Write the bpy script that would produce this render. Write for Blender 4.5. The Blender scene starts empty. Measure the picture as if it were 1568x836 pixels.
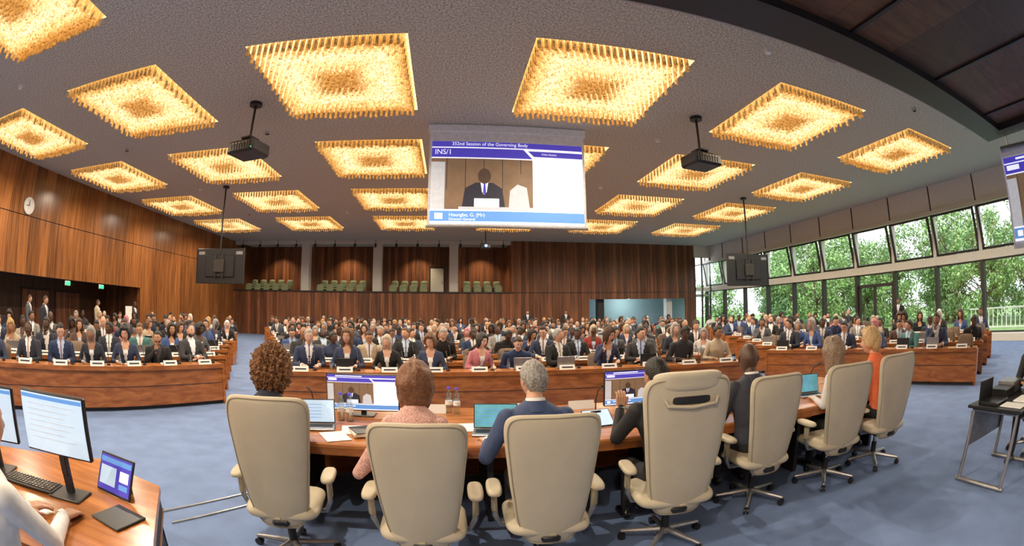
import bpy, math, random
import numpy as np
from mathutils import Vector, Matrix, noise
random.seed(7)
pi=math.pi
# ------------------------------------------------------------------ materials
def newmat(name):
    m=bpy.data.materials.new(name);m.use_nodes=True
    nt=m.node_tree;b=nt.nodes["Principled BSDF"]
    return m,nt,b
def N(nt,t,**k):
    n=nt.nodes.new(t)
    for a,v in k.items(): setattr(n,a,v)
    return n
def mat(name,col,rough=.6,metal=0,var=.12,scale=12,bump=0,em=0,emcol=None,spec=None,bscale=None):
    m,nt,b=newmat(name)
    tc=N(nt,"ShaderNodeTexCoord");nz=N(nt,"ShaderNodeTexNoise");nz.inputs["Scale"].default_value=scale
    nz.inputs["Detail"].default_value=4
    nt.links.new(tc.outputs["Object"],nz.inputs["Vector"])
    r=N(nt,"ShaderNodeValToRGB");r.color_ramp.elements[0].position=.3;r.color_ramp.elements[1].position=.7
    r.color_ramp.elements[0].color=tuple(c*(1-var) for c in col)+(1,)
    r.color_ramp.elements[1].color=tuple(min(1,c*(1+var)) for c in col)+(1,)
    nt.links.new(nz.outputs["Fac"],r.inputs[0]);nt.links.new(r.outputs[0],b.inputs["Base Color"])
    b.inputs["Roughness"].default_value=rough;b.inputs["Metallic"].default_value=metal
    if spec is not None: b.inputs["Specular IOR Level"].default_value=spec
    if bump:
        n2=nz
        if bscale:
            n2=N(nt,"ShaderNodeTexNoise");n2.inputs["Scale"].default_value=bscale;nt.links.new(tc.outputs["Object"],n2.inputs["Vector"])
        bp=N(nt,"ShaderNodeBump");bp.inputs["Strength"].default_value=bump;bp.inputs["Distance"].default_value=.02
        nt.links.new(n2.outputs["Fac"],bp.inputs["Height"]);nt.links.new(bp.outputs[0],b.inputs["Normal"])
    if em:
        b.inputs["Emission Color"].default_value=tuple(emcol or col)+(1,);b.inputs["Emission Strength"].default_value=em
        m.cycles.emission_sampling='NONE'
    return m
def wood(name,c1,c2,axis=0,plank=.6,rough=.35,gs=(14,14,.7),seam=.012,pv=.35):
    """veneer; axis = coordinate across planks (0 x,1 y,2 z, None no planks)"""
    m,nt,b=newmat(name)
    tc=N(nt,"ShaderNodeTexCoord");mp=N(nt,"ShaderNodeMapping");mp.inputs["Scale"].default_value=gs
    nt.links.new(tc.outputs["Object"],mp.inputs[0])
    nz=N(nt,"ShaderNodeTexNoise");nz.inputs["Scale"].default_value=1;nz.inputs["Detail"].default_value=6;nz.inputs["Distortion"].default_value=.6
    nt.links.new(mp.outputs[0],nz.inputs["Vector"])
    r=N(nt,"ShaderNodeValToRGB");r.color_ramp.elements[0].position=.32;r.color_ramp.elements[1].position=.68
    r.color_ramp.elements[0].color=c1+(1,);r.color_ramp.elements[1].color=c2+(1,)
    nt.links.new(nz.outputs["Fac"],r.inputs[0])
    out=r.outputs[0]
    if axis is not None:
        sx=N(nt,"ShaderNodeSeparateXYZ");nt.links.new(tc.outputs["Object"],sx.inputs[0])
        dv=N(nt,"ShaderNodeMath",operation='DIVIDE');dv.inputs[1].default_value=plank;nt.links.new(sx.outputs[axis],dv.inputs[0])
        fl=N(nt,"ShaderNodeMath",operation='FLOOR');nt.links.new(dv.outputs[0],fl.inputs[0])
        wn=N(nt,"ShaderNodeTexWhiteNoise",noise_dimensions='1D');nt.links.new(fl.outputs[0],wn.inputs["W"])
        mr=N(nt,"ShaderNodeMapRange");mr.inputs[3].default_value=1-pv;mr.inputs[4].default_value=1+pv*.6;nt.links.new(wn.outputs[0],mr.inputs[0])
        fr=N(nt,"ShaderNodeMath",operation='FRACT');nt.links.new(dv.outputs[0],fr.inputs[0])
        gt=N(nt,"ShaderNodeMath",operation='GREATER_THAN');gt.inputs[1].default_value=seam/plank;nt.links.new(fr.outputs[0],gt.inputs[0])
        m2=N(nt,"ShaderNodeMath",operation='MULTIPLY_ADD');m2.inputs[1].default_value=.7;m2.inputs[2].default_value=.3;nt.links.new(gt.outputs[0],m2.inputs[0])
        m3=N(nt,"ShaderNodeMath",operation='MULTIPLY');nt.links.new(mr.outputs[0],m3.inputs[0]);nt.links.new(m2.outputs[0],m3.inputs[1])
        vm=N(nt,"ShaderNodeVectorMath",operation='SCALE');nt.links.new(out,vm.inputs[0]);nt.links.new(m3.outputs[0],vm.inputs["Scale"])
        out=vm.outputs[0]
    nt.links.new(out,b.inputs["Base Color"]);b.inputs["Roughness"].default_value=rough
    return m
M={}
M['wl']=wood("wood_wall_left",(.17,.058,.018),(.40,.16,.048),axis=1,plank=.62,rough=.27,gs=(12,11,.5))
M['wb']=wood("wood_wall_rear",(.115,.038,.016),(.29,.105,.040),axis=0,plank=.26,rough=.42,gs=(9,9,.5),pv=.55,seam=.02)
M['desk']=wood("desk_wood",(.26,.078,.02),(.47,.165,.046),axis=None,rough=.25,gs=(3,3,14))
M['top']=wood("desk_top_wood",(.34,.115,.03),(.56,.22,.07),axis=None,rough=.22,gs=(2,16,4))
M['dk']=mat("dark_plinth",(.02,.018,.02),.5)
M['ceil']=mat("ceiling_acoustic",(.50,.49,.43),.9,var=.5,scale=26,bump=.9,bscale=30)
M['carpet']=mat("carpet_blue",(.165,.245,.45),.95,var=.12,scale=3,bump=.4,bscale=150)
M['beige']=mat("beige_panel",(.70,.67,.58),.7,var=.05)
M['trimw']=mat("white_concrete",(.62,.62,.60),.7,var=.06)
M['teal']=mat("foyer_wall",(.30,.42,.43),.6,var=.05)
M['frame']=mat("bronze_frame",(.05,.045,.04),.4,.3)
M['black']=mat("black_plastic",(.015,.015,.017),.4)
M['grey']=mat("grey_metal",(.35,.35,.36),.35,.7)
M['chrome']=mat("polished_metal",(.6,.6,.62),.18,1)
M['cream']=mat("cream_leather",(.55,.485,.36),.5,var=.05,scale=5,bump=.15,bscale=260)
M['cream2']=mat("cream_piping",(.36,.31,.22),.5)
M['paper']=mat("paper_white",(.85,.85,.83),.6,var=.02)
M['ink']=mat("ink",(.03,.03,.04),.6)
M['seatg']=mat("green_seat",(.30,.36,.22),.7)
M['beigech']=mat("tan_seat",(.17,.11,.07),.6)
M['orch']=mat("orange_seat",(.55,.10,.03),.6)
M['dkwood']=wood("booth_wood",(.06,.026,.013),(.13,.055,.024),axis=0,plank=1.2,rough=.5,gs=(2,14,2))
M['tree']=mat("leaves",(.21,.36,.12),.6,var=.6,scale=1.2)
M['bark']=mat("bark",(.12,.09,.06),.9)
M['grass']=mat("grass",(.16,.26,.08),.9,var=.3,scale=2)
M['whiter']=mat("white_paint",(.8,.8,.8),.5)
M['exit']=mat("exit_green",(.02,.5,.2),.5,em=.9,emcol=(.1,1,.4))
M['scrw']=mat("screen_white",(.9,.92,.95),.6,em=.8,emcol=(.86,.9,1),var=.01)
M['scrb']=mat("screen_blue",(.06,.05,.4),.6,em=.6,emcol=(.08,.06,.55),var=.01)
M['scrlb']=mat("screen_lightblue",(.1,.25,.6),.6,em=.6,emcol=(.13,.35,.8),var=.05)
M['scrbr']=mat("screen_brown",(.2,.12,.07),.6,em=.3,emcol=(.36,.24,.14),var=.2,scale=4)
M['scrgy']=mat("screen_grey",(.5,.52,.55),.6,em=.5,emcol=(.6,.62,.66),var=.1)
M['scrdk']=mat("screen_dark",(.03,.03,.05),.6,em=.1,emcol=(.06,.06,.12))
M['scrsk']=mat("screen_skin",(.08,.05,.035),.6,em=.2,emcol=(.2,.11,.08))
M['scrteal']=mat("screen_teal",(.1,.35,.45),.6,em=.35,emcol=(.15,.5,.62),var=.3)
M['scrdoc']=mat("screen_document",(.55,.72,.9),.6,em=.5,emcol=(.52,.76,1),var=.08,scale=20)
M['fabric']=mat("projection_fabric",(.55,.55,.58),.7,em=.08,emcol=(.7,.7,.8))
def glassmat():
    m=bpy.data.materials.new("window_glass");m.use_nodes=True;nt=m.node_tree;nt.nodes.clear()
    o=N(nt,"ShaderNodeOutputMaterial");a=N(nt,"ShaderNodeBsdfTransparent");g=N(nt,"ShaderNodeBsdfGlossy");g.inputs["Roughness"].default_value=.02
    x=N(nt,"ShaderNodeMixShader");x.inputs[0].default_value=.06
    nt.links.new(a.outputs[0],x.inputs[1]);nt.links.new(g.outputs[0],x.inputs[2]);nt.links.new(x.outputs[0],o.inputs[0]);return m
M['glass']=glassmat()
def bottlemat():
    m=bpy.data.materials.new("bottle_glass");m.use_nodes=True;nt=m.node_tree;nt.nodes.clear()
    o=N(nt,"ShaderNodeOutputMaterial");a=N(nt,"ShaderNodeBsdfTransparent");a.inputs[0].default_value=(.8,.9,.96,1);g=N(nt,"ShaderNodeBsdfGlossy");g.inputs["Roughness"].default_value=.05
    x=N(nt,"ShaderNodeMixShader");x.inputs[0].default_value=.25
    nt.links.new(a.outputs[0],x.inputs[1]);nt.links.new(g.outputs[0],x.inputs[2]);nt.links.new(x.outputs[0],o.inputs[0]);return m
M['bottle']=bottlemat()
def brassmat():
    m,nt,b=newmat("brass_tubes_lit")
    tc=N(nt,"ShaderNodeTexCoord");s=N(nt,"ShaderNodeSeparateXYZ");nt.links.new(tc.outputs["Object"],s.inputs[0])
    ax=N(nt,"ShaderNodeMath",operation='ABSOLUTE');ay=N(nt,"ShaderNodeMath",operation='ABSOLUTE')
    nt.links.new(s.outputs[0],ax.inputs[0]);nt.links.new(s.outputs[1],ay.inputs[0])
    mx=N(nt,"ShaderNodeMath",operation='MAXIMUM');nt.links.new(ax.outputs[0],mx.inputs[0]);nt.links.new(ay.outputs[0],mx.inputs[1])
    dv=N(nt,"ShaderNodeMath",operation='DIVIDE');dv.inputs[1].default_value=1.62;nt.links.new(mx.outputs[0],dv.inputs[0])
    r=N(nt,"ShaderNodeValToRGB");e=r.color_ramp.elements  # lamp glow painted into tube emission: bright ring, darker centre and rim
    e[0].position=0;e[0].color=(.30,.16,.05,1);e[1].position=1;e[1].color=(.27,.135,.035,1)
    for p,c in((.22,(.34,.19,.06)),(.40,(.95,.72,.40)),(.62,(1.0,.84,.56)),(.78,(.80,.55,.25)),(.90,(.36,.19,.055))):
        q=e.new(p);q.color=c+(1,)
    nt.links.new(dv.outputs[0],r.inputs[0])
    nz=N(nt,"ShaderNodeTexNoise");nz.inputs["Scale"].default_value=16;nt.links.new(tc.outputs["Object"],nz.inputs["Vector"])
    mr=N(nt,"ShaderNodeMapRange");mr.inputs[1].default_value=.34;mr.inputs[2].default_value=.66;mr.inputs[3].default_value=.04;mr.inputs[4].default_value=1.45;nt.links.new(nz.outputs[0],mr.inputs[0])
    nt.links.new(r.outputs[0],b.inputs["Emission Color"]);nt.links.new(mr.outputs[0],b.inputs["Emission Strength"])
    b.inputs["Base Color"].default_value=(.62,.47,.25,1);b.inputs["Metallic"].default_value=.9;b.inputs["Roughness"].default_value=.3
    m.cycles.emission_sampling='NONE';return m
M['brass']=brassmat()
M['glow']=mat("lamp_diffuser",(.9,.8,.6),.6,em=.95,emcol=(1,.74,.40),var=.1)
# ------------------------------------------------------------------ mesh builder
class MB:
    def __init__(s): s.v=[];s.f=[];s.m=[];s.mats=[]
    def mi(s,k):
        mm=M[k] if isinstance(k,str) else k
        if mm not in s.mats: s.mats.append(mm)
        return s.mats.index(mm)
    def add(s,v,f,k,T=None):
        o=len(s.v)
        if T is not None: v=[tuple(T@Vector(p)) for p in v]
        s.v.extend([tuple(p) for p in v]);i=s.mi(k)
        for q in f: s.f.append(tuple(o+a for a in q));s.m.append(i)
    def box(s,c,d,k,T=None,bev=0,rz=0):
        x,y,z=d[0]/2,d[1]/2,d[2]/2
        b=min(bev,x*.9,y*.9,z*.9)
        R=Matrix.Rotation(rz,4,'Z') if rz else None
        if b<=0:
            v=[(i*x,j*y,l*z) for i in(-1,1) for j in(-1,1) for l in(-1,1)]
            f=[(0,1,3,2),(4,6,7,5),(0,4,5,1),(2,3,7,6),(0,2,6,4),(1,5,7,3)]
        else:
            v=[];idx={}
            for i in(-1,1):
                for j in(-1,1):
                    for l in(-1,1):
                        for a in range(3):
                            p=[i*x,j*y,l*z]
                            for q in range(3):
                                if q!=a: p[q]-=(i,j,l)[q]*b
                            idx[(i,j,l,a)]=len(v);v.append(tuple(p))
            f=[]
            for a in range(3):
                o=[q for q in range(3) if q!=a]
                for sg in(-1,1):
                    L=[]
                    for (p,q) in((-1,-1),(1,-1),(1,1),(-1,1)):
                        t=[0,0,0];t[a]=sg;t[o[0]]=p;t[o[1]]=q;L.append(idx[tuple(t)+(a,)])
                    f.append(tuple(L))
            for a in range(3):
                o=[q for q in range(3) if q!=a]
                for p in(-1,1):
                    for q in(-1,1):
                        t0=[0,0,0];t1=[0,0,0];t0[a]=-1;t1[a]=1
                        for t in(t0,t1): t[o[0]]=p;t[o[1]]=q
                        f.append((idx[tuple(t0)+(o[0],)],idx[tuple(t1)+(o[0],)],idx[tuple(t1)+(o[1],)],idx[tuple(t0)+(o[1],)]))
            for i in(-1,1):
                for j in(-1,1):
                    for l in(-1,1): f.append(tuple(idx[(i,j,l,a)] for a in range(3)))
        v=[Vector(p) for p in v]
        if R: v=[R@p for p in v]
        v=[p+Vector(c) for p in v];s.add(v,f,k,T)
    def cyl(s,p0,p1,r0,r1=None,k='black',n=12,T=None,cap=True):
        r1=r0 if r1 is None else r1
        p0,p1=Vector(p0),Vector(p1);d=(p1-p0).normalized();a=d.orthogonal().normalized();b=d.cross(a)
        v=[];f=[]
        for p,r in((p0,r0),(p1,r1)):
            for i in range(n):
                t=2*pi*i/n;v.append(p+(a*math.cos(t)+b*math.sin(t))*r)
        for i in range(n): j=(i+1)%n;f.append((i,j,n+j,n+i))
        if cap: f.append(tuple(range(n-1,-1,-1)));f.append(tuple(range(n,2*n)))
        s.add(v,f,k,T)
    def caps(s,p0,p1,r0,r1,k='black',n=12,T=None,m=4):
        p0,p1=Vector(p0),Vector(p1);d=(p1-p0)
        d=d.normalized() if d.length>1e-6 else Vector((0,0,1))
        a=d.orthogonal().normalized();b=d.cross(a);rings=[]
        for i in range(1,m+1):
            t=pi/2*(1-i/m);rings.append((p0-d*r0*math.sin(t),r0*math.cos(t)))
        for i in range(0,m):
            t=pi/2*i/m;rings.append((p1+d*r1*math.sin(t),r1*math.cos(t)))
        v=[p0-d*r0];f=[]
        for c,r in rings:
            for i in range(n):
                t=2*pi*i/n;v.append(c+(a*math.cos(t)+b*math.sin(t))*r)
        v.append(p1+d*r1);e=len(v)-1
        for i in range(n): f.append((0,1+(i+1)%n,1+i))
        for q in range(len(rings)-1):
            for i in range(n):
                j=(i+1)%n;A=1+q*n;B=A+n;f.append((A+i,A+j,B+j,B+i))
        A=1+(len(rings)-1)*n
        for i in range(n): f.append((A+i,A+(i+1)%n,e))
        s.add(v,f,k,T)
    def loft(s,rings,k,T=None,closed=True,cap=True):
        n=len(rings[0]);v=[p for r in rings for p in r];f=[]
        for q in range(len(rings)-1):
            for i in range(n if closed else n-1):
                j=(i+1)%n;f.append((q*n+i,q*n+j,(q+1)*n+j,(q+1)*n+i))
        if cap: f.append(tuple(range(n-1,-1,-1)));f.append(tuple(range((len(rings)-1)*n,len(rings)*n)))
        s.add(v,f,k,T)
    def lathe(s,c,prof,k,n=16,T=None):
        s.loft([[(c[0]+r*math.cos(2*pi*i/n),c[1]+r*math.sin(2*pi*i/n),c[2]+z) for i in range(n)] for r,z in prof],k,T)
    def tube(s,pts,r,k,n=8,T=None,closed=False):
        P=[Vector(p) for p in pts];L=len(P);rings=[];up=None
        for i in range(L):
            d=(P[(i+1)%L]-P[i-1]) if closed else (P[min(i+1,L-1)]-P[max(i-1,0)])
            d.normalize()
            a=d.orthogonal().normalized() if up is None else (up-d*up.dot(d)).normalized()
            up=a;b=d.cross(a)
            rings.append([P[i]+(a*math.cos(2*pi*j/n)+b*math.sin(2*pi*j/n))*r for j in range(n)])
        if closed: rings.append(rings[0])
        s.loft(rings,k,T,cap=not closed)
    def pillow(s,F,thick,k,n=44,e=5,T=None,ss=(.3,.6,.8,.9,.96,.99)):
        """F(u,v,t)->xyz"""
        ol=[]
        for i in range(n):
            t=2*pi*i/n;c,d=math.cos(t),math.sin(t)
            ol.append((math.copysign(abs(c)**(2/e),c),math.copysign(abs(d)**(2/e),d)))
        v=[];f=[]
        def ring(sc,t):
            o=len(v)
            for (a,b) in ol: v.append(F(a*sc,b*sc,t))
            return o
        h=thick/2;prof=[(q,h*(1-q**8)**.5) for q in ss]
        v.append(F(0,0,h));prev=None
        seq=[(q,t) for q,t in prof]+[(1,0)]+[(q,-t) for q,t in reversed(prof)]
        for q,t in seq:
            o=ring(q,t)
            if prev is None:
                for i in range(n): f.append((0,o+i,o+(i+1)%n))
            else:
                for i in range(n): f.append((prev+i,o+i,o+(i+1)%n,prev+(i+1)%n))
            prev=o
        v.append(F(0,0,-h));e_=len(v)-1
        for i in range(n): f.append((prev+i,e_,prev+(i+1)%n))
        s.add(v,f,k,T)
    def mesh(s,name,smooth=True):
        me=bpy.data.meshes.new(name);me.from_pydata([tuple(p) for p in s.v],[],s.f)
        for mm in s.mats: me.materials.append(mm)
        me.polygons.foreach_set("material_index",s.m)
        me.update()
        if smooth:
            me.polygons.foreach_set("use_smooth",[True]*len(me.polygons))
            try: me.set_sharp_from_angle(angle=math.radians(38))
            except Exception: pass
        return me
    def obj(s,name,loc=(0,0,0),rz=0,smooth=True,parent=None):
        return put(name,s.mesh(name,smooth),loc,rz,parent)
def put(name,me,loc=(0,0,0),rz=0,parent=None):
    o=bpy.data.objects.new(name,me);bpy.context.collection.objects.link(o)
    o.location=loc;o.rotation_euler=(0,0,rz)
    if parent: o.parent=parent
    return o
# ------------------------------------------------------------------ dimensions
XL,XR,YB,YN,ZC=-15.75,19.3,31.1,-9.6,6.5
def bx(b,x0,x1,y0,y1,z0,z1,k): b.box(((x0+x1)/2,(y0+y1)/2,(z0+z1)/2),(x1-x0,y1-y0,z1-z0),k)
# floor / ceiling
b=MB();bx(b,XL-4,XR+.3,YN-.3,36,-.1,0,'carpet');b.obj("floor",smooth=False)
LX=[.243+5.36*i for i in(-2.5,-1.5,-.5,.5,1.5,2.5)];LY=[3.29+5.36*j for j in range(-2,5)]
hx,hy=1.56,1.68
def lit(x,y): return not(1<x<9.2 and -6<y<4)
b=MB()
xs=[XL-.3]+sum([[x-hx,x+hx] for x in LX],[])+[XR+.3];ys=[YN-.3]+sum([[y-hy,y+hy] for y in LY],[])+[YB+.3]
for i in range(len(xs)-1):
    for j in range(len(ys)-1):
        if i%2==1 and j%2==1 and lit(LX[i//2],LY[j//2]):
            x0,x1,y0,y1=xs[i],xs[i+1],ys[j],ys[j+1]
            b.add([(x0,y0,ZC),(x1,y0,ZC),(x1,y1,ZC),(x0,y1,ZC),(x0,y0,ZC+.35),(x1,y0,ZC+.35),(x1,y1,ZC+.35),(x0,y1,ZC+.35)],[(0,1,5,4),(1,2,6,5),(2,3,7,6),(3,0,4,7),(4,5,6,7)],'glow')
        else:
            b.add([(xs[i],ys[j],ZC),(xs[i+1],ys[j],ZC),(xs[i+1],ys[j+1],ZC),(xs[i],ys[j+1],ZC)],[(0,3,2,1)],'ceil')
b.obj("ceiling",smooth=False)
# left wall
b=MB()
for (y0,y1,z0,z1) in((19.5,YB,0,4.6),(YN,19.5,2.56,4.6),(YN,YB,4.63,ZC),(YN,4.0,0,2.56)):
    bx(b,XL-.2,XL,y0,y1,z0,z1,'wl')
bx(b,XL-.2,XL-.03,YN,YB,4.6,4.63,'dk')
b.obj("wall_left",smooth=False)
b=MB();bx(b,XL-2.9,XL-2.7,4,19.7,0,2.6,'wb');bx(b,XL-2.7,XL-.2,19.5,19.7,0,2.6,'wb');bx(b,XL-2.9,XL-.2,3.8,4,0,2.6,'wb');bx(b,XL-2.9,XL-.2,4,19.6,2.6,2.7,'dk')
b.obj("wall_left_recess",smooth=False)
for n,y in enumerate((8.5,13.8,16.2)):
    b=MB();X=XL-2.66
    for s_ in(-.48,.48):
        b.box((X,y+s_,1.05),(.05,.92,2.1),'wb',bev=.01);b.cyl((X+.05,y+s_*.15,1.0),(X+.05,y+s_*.15,1.25),.015,k='chrome')
    b.box((X,y,2.14),(.06,2.05,.06),'dk');b.obj("door_%d"%(n+1),smooth=False)
for y in(13.8,16.2):
    b=MB();b.box((XL+.05,y,2.42),(.06,.30,.14),'exit',bev=.01);b.box((XL+.02,y,2.42),(.03,.34,.18),'whiter');b.obj("exit_sign",smooth=False)
b=MB();b.cyl((XL,10.97,4.97),(XL+.06,10.97,4.97),.3,k='whiter',n=36);b.cyl((XL,10.97,4.97),(XL+.05,10.97,4.97),.32,k='grey',n=36)
b.box((XL+.07,10.97,5.07),(.01,.02,.2),'ink');b.box((XL+.07,10.9,4.97),(.01,.14,.02),'ink');b.obj("wall_clock")
b=MB();bx(b,XL,XR,YN-.2,YN,0,ZC,'wb');b.obj("wall_near",smooth=False)
# rear wall with balcony
b=MB()
bx(b,XL,4.04,YB,YB+.2,0,3.02,'wb')
bx(b,4.04,9.4,YB,YB+.2,0,ZC,'wb');bx(b,9.4,17.0,YB,YB+.2,2.57,ZC,'wb');bx(b,17.0,17.8,YB,YB+.2,0,ZC,'wb')
b.obj("wall_rear",smooth=False)
b=MB();bx(b,XL,4.2,YB-.08,YB-.01,3.0,3.08,'dk');bx(b,4.04,17.8,YB-.03,YB-.005,3.02,3.05,'dk');b.obj("trim_balcony_rail",smooth=False)
b=MB();bx(b,XL,4.2,34.4,34.6,2.4,ZC,'wb');bx(b,XL-.2,XL,YB,34.6,0,ZC,'wb');bx(b,4.04,4.24,YB+.2,34.6,2.4,ZC,'wb');b.obj("wall_balcony",smooth=False)
b=MB();bx(b,XL,4.0,YB+.2,34.4,2.3,2.4,'carpet');bx(b,XL,4.0,32.3,34.4,2.4,2.75,'carpet');b.obj("floor_balcony",smooth=False)
b=MB();bx(b,XL,4.2,YB+.3,34.6,ZC,ZC+.1,'ceil');b.obj("ceiling_balcony",smooth=False)
b=MB();b.box((-1.0,34.3,3.85),(.95,.06,2.1),'beige',bev=.01);b.box((-1.0,34.36,3.9),(1.1,.05,2.25),'dk');b.cyl((-.65,34.25,3.8),(-.65,34.25,3.95),.02,k='chrome');b.obj("door_4",smooth=False)
b=MB()
for x in(-10.16,-4.98,.19): b.box((x,YB+.53,4.45),(.6,.6,4.05),'trimw',bev=.02)
b.obj("balcony_columns",smooth=False)
b=MB();bx(b,XL,4.0,YB+.05,YB+.2,6.25,6.5,'trimw');b.obj("trim_balcony_beam",smooth=False)
b=MB()
for i in range(14):
    x=-15+i*1.42;b.cyl((x,30.9,6.48),(x,30.9,6.2),.02);b.cyl((x,30.9,6.2),(x,30.8,6.0),.08)
b.obj("track_spotlights")
for x in(-13,-7.5,-2.4,2.2):
    ld=bpy.data.lights.new("lamp",'SPOT');ld.energy=420;ld.spot_size=math.radians(110);ld.spot_blend=.8;ld.color=(1,.78,.5)
    lo=bpy.data.objects.new("balcony_downlight",ld);bpy.context.collection.objects.link(lo);lo.location=(x,33.3,6.4)
b=MB()
for (x0,x1) in((-15.2,-11.5),(-9.5,-5.9),(-4.3,-1.5),(.75,3.6)):
    n=max(2,int((x1-x0)/.62))
    for r,(y,z) in enumerate(((31.75,2.45),(32.9,2.8))):
        for i in range(n):
            x=x0+(i+.5)*(x1-x0)/n
            b.pillow(lambda u,v,t,x=x,y=y,z=z:(x+u*.26,y+.12+t+v*.05,z+.85+v*.26),.08,'seatg',n=16,e=4,ss=(.5,.9))
            b.pillow(lambda u,v,t,x=x,y=y,z=z:(x+u*.26,y-.12+v*.24,z+.47+t),.1,'seatg',n=16,e=4,ss=(.5,.9))
            b.box((x-.3,y-.05,z+.45),(.05,.4,.4),'black');b.box((x,y,z+.2),(.08,.1,.5),'black')
b.obj("balcony_seats")
b=MB();bx(b,9.4,19.3,34.4,34.6,0,2.7,'teal');bx(b,9.2,9.4,YB+.2,34.4,0,2.7,'teal');bx(b,9.2,19.3,YB+.2,34.6,2.7,2.85,'trimw');b.obj("wall_foyer",smooth=False)
b=MB()
for x in(10.4,15.8): b.box((x,31.8,1.32),(.5,.5,2.64),'dk' if x<11 else 'trimw',bev=.02)
b.obj("foyer_columns",smooth=False)
ld=bpy.data.lights.new("lamp",'POINT');ld.energy=110;ld.shadow_soft_size=0;ld.color=(.9,1,1);lo=bpy.data.objects.new("foyer_ceiling_lamp",ld);bpy.context.collection.objects.link(lo);lo.location=(13,32.8,2.5)
b=MB();bx(b,17.8,19.3,YB,YB+.2,5.6,ZC,'beige')
for x in(17.85,18.5,19.25): bx(b,x-.05,x+.05,YB,YB+.12,0,5.6,'frame')
bx(b,17.8,19.3,YB,YB+.12,3.1,3.35,'beige');bx(b,17.8,19.3,YB+.04,YB+.06,0,5.6,'glass');b.obj("window_rear",smooth=False)
# ---- window wall
b=MB()
bx(b,XR,XR+.3,YN,YB+3,5.25,ZC,'beige');bx(b,XR-.15,XR+.3,YN,YB+3,5.25,5.4,'beige');bx(b,XR-.02,XR+.3,YN,YB+3,3.1,3.45,'beige');bx(b,XR-.35,XR+.3,YN,YB+3,0,.28,'beige')
b.obj("wall_right",smooth=False)
my=[8.07+2.65*i for i in range(-6,10)]
b=MB()
for y in my:
    bx(b,XR-.06,XR+.22,y-.08,y+.08,.28,3.1,'frame');bx(b,XR-.04,XR+.25,y-.09,y+.09,3.45,5.25,'beige');bx(b,XR-.03,XR+.01,y-.03,y+.03,5.4,6.5,'frame')
b.obj("trim_mullions",smooth=False)
for i in range(len(my)-1):
    y0,y1=my[i]+.07,my[i+1]-.07;b=MB();ym=(y0+y1)/2;w=y1-y0
    bx(b,XR+.1,XR+.11,y0,y1,.28,3.1,'glass')
    for z in(.32,3.06): bx(b,XR+.05,XR+.16,y0,y1,z-.03,z+.03,'frame')
    if 12.9<ym<15.6:
        for y in(ym-w/2+.1,ym+.1,ym+w/2-.1): bx(b,XR+.02,XR+.16,y-.06,y+.06,.28,2.5,'frame')
        bx(b,XR+.02,XR+.16,y0,y1,2.45,2.6,'frame')
    T=Matrix.Translation((XR+.05,ym,3.47))@Matrix.Rotation(math.radians(-11),4,'Y')
    h=1.76
    for (c,d) in (((0,0,.05),(.07,w-.06,.10)),((0,0,h-.05),(.07,w-.06,.10)),((0,-w/2+.07,h/2),(.07,.12,h)),((0,w/2-.07,h/2),(.07,.12,h))): b.box(c,d,'frame',T)
    b.box((0,0,h/2),(.01,w-.1,h-.1),'glass',T)
    b.obj("window_%d"%(i+1),smooth=False)
# ---- outside
b=MB();bx(b,XR+.3,90,-50,90,-.3,-.05,'grass');b.obj("garden_ground",smooth=False)
b=MB()
for i in range(104):
    y=-20+i*.3;b.box((24,y,.60),(.03,.05,.9),'whiter')
bx(b,23.97,24.03,-20,11,1.03,1.10,'whiter');bx(b,23.97,24.03,-20,11,.15,.21,'whiter');b.obj("garden_railing",smooth=False)
rng=np.random.RandomState(3)
def treemesh(seed):
    rg=np.random.RandomState(seed);b=MB();b.cyl((0,0,-.1),(.1,0,4),.22,.13,'bark',n=8)
    cl=[]
    for i in range(34):
        a=rg.rand()*2*pi;r=rg.rand()**.6*2.8;z=.9+rg.rand()*7;r*=1.1-abs(z-4.5)/7
        p=(r*math.cos(a),r*math.sin(a),z);cl.append(p);b.cyl((.05,0,min(3.6,max(1,z-1.5))),p,.05,.015,'bark',n=5)
    V=[];F=[]
    for p in cl:
        for j in range(150):
            d=rg.normal(size=3);d/=np.linalg.norm(d);q=np.array(p)+d*rg.rand()**.4*1.0
            a=rg.normal(size=3);a/=np.linalg.norm(a);c=np.cross(a,d);c/=np.linalg.norm(c)+1e-6
            s_=.10+rg.rand()*.08;o=len(V)
            V+= [tuple(q-a*s_),tuple(q+c*s_*.5),tuple(q+a*s_),tuple(q-c*s_*.5)];F.append((o,o+1,o+2,o+3))
    b.add(V,F,'tree');return b.mesh("garden_tree",False)
tm=[treemesh(1),treemesh(2)]
for i in range(30):
    o=put("garden_tree",tm[i%2],(27.5+rng.rand()*8+(i%2)*5,-12+i*2.0+rng.rand(),-.1),rng.rand()*6);s_=.8+rng.rand()*.35;o.scale=(s_,s_,s_)
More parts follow.
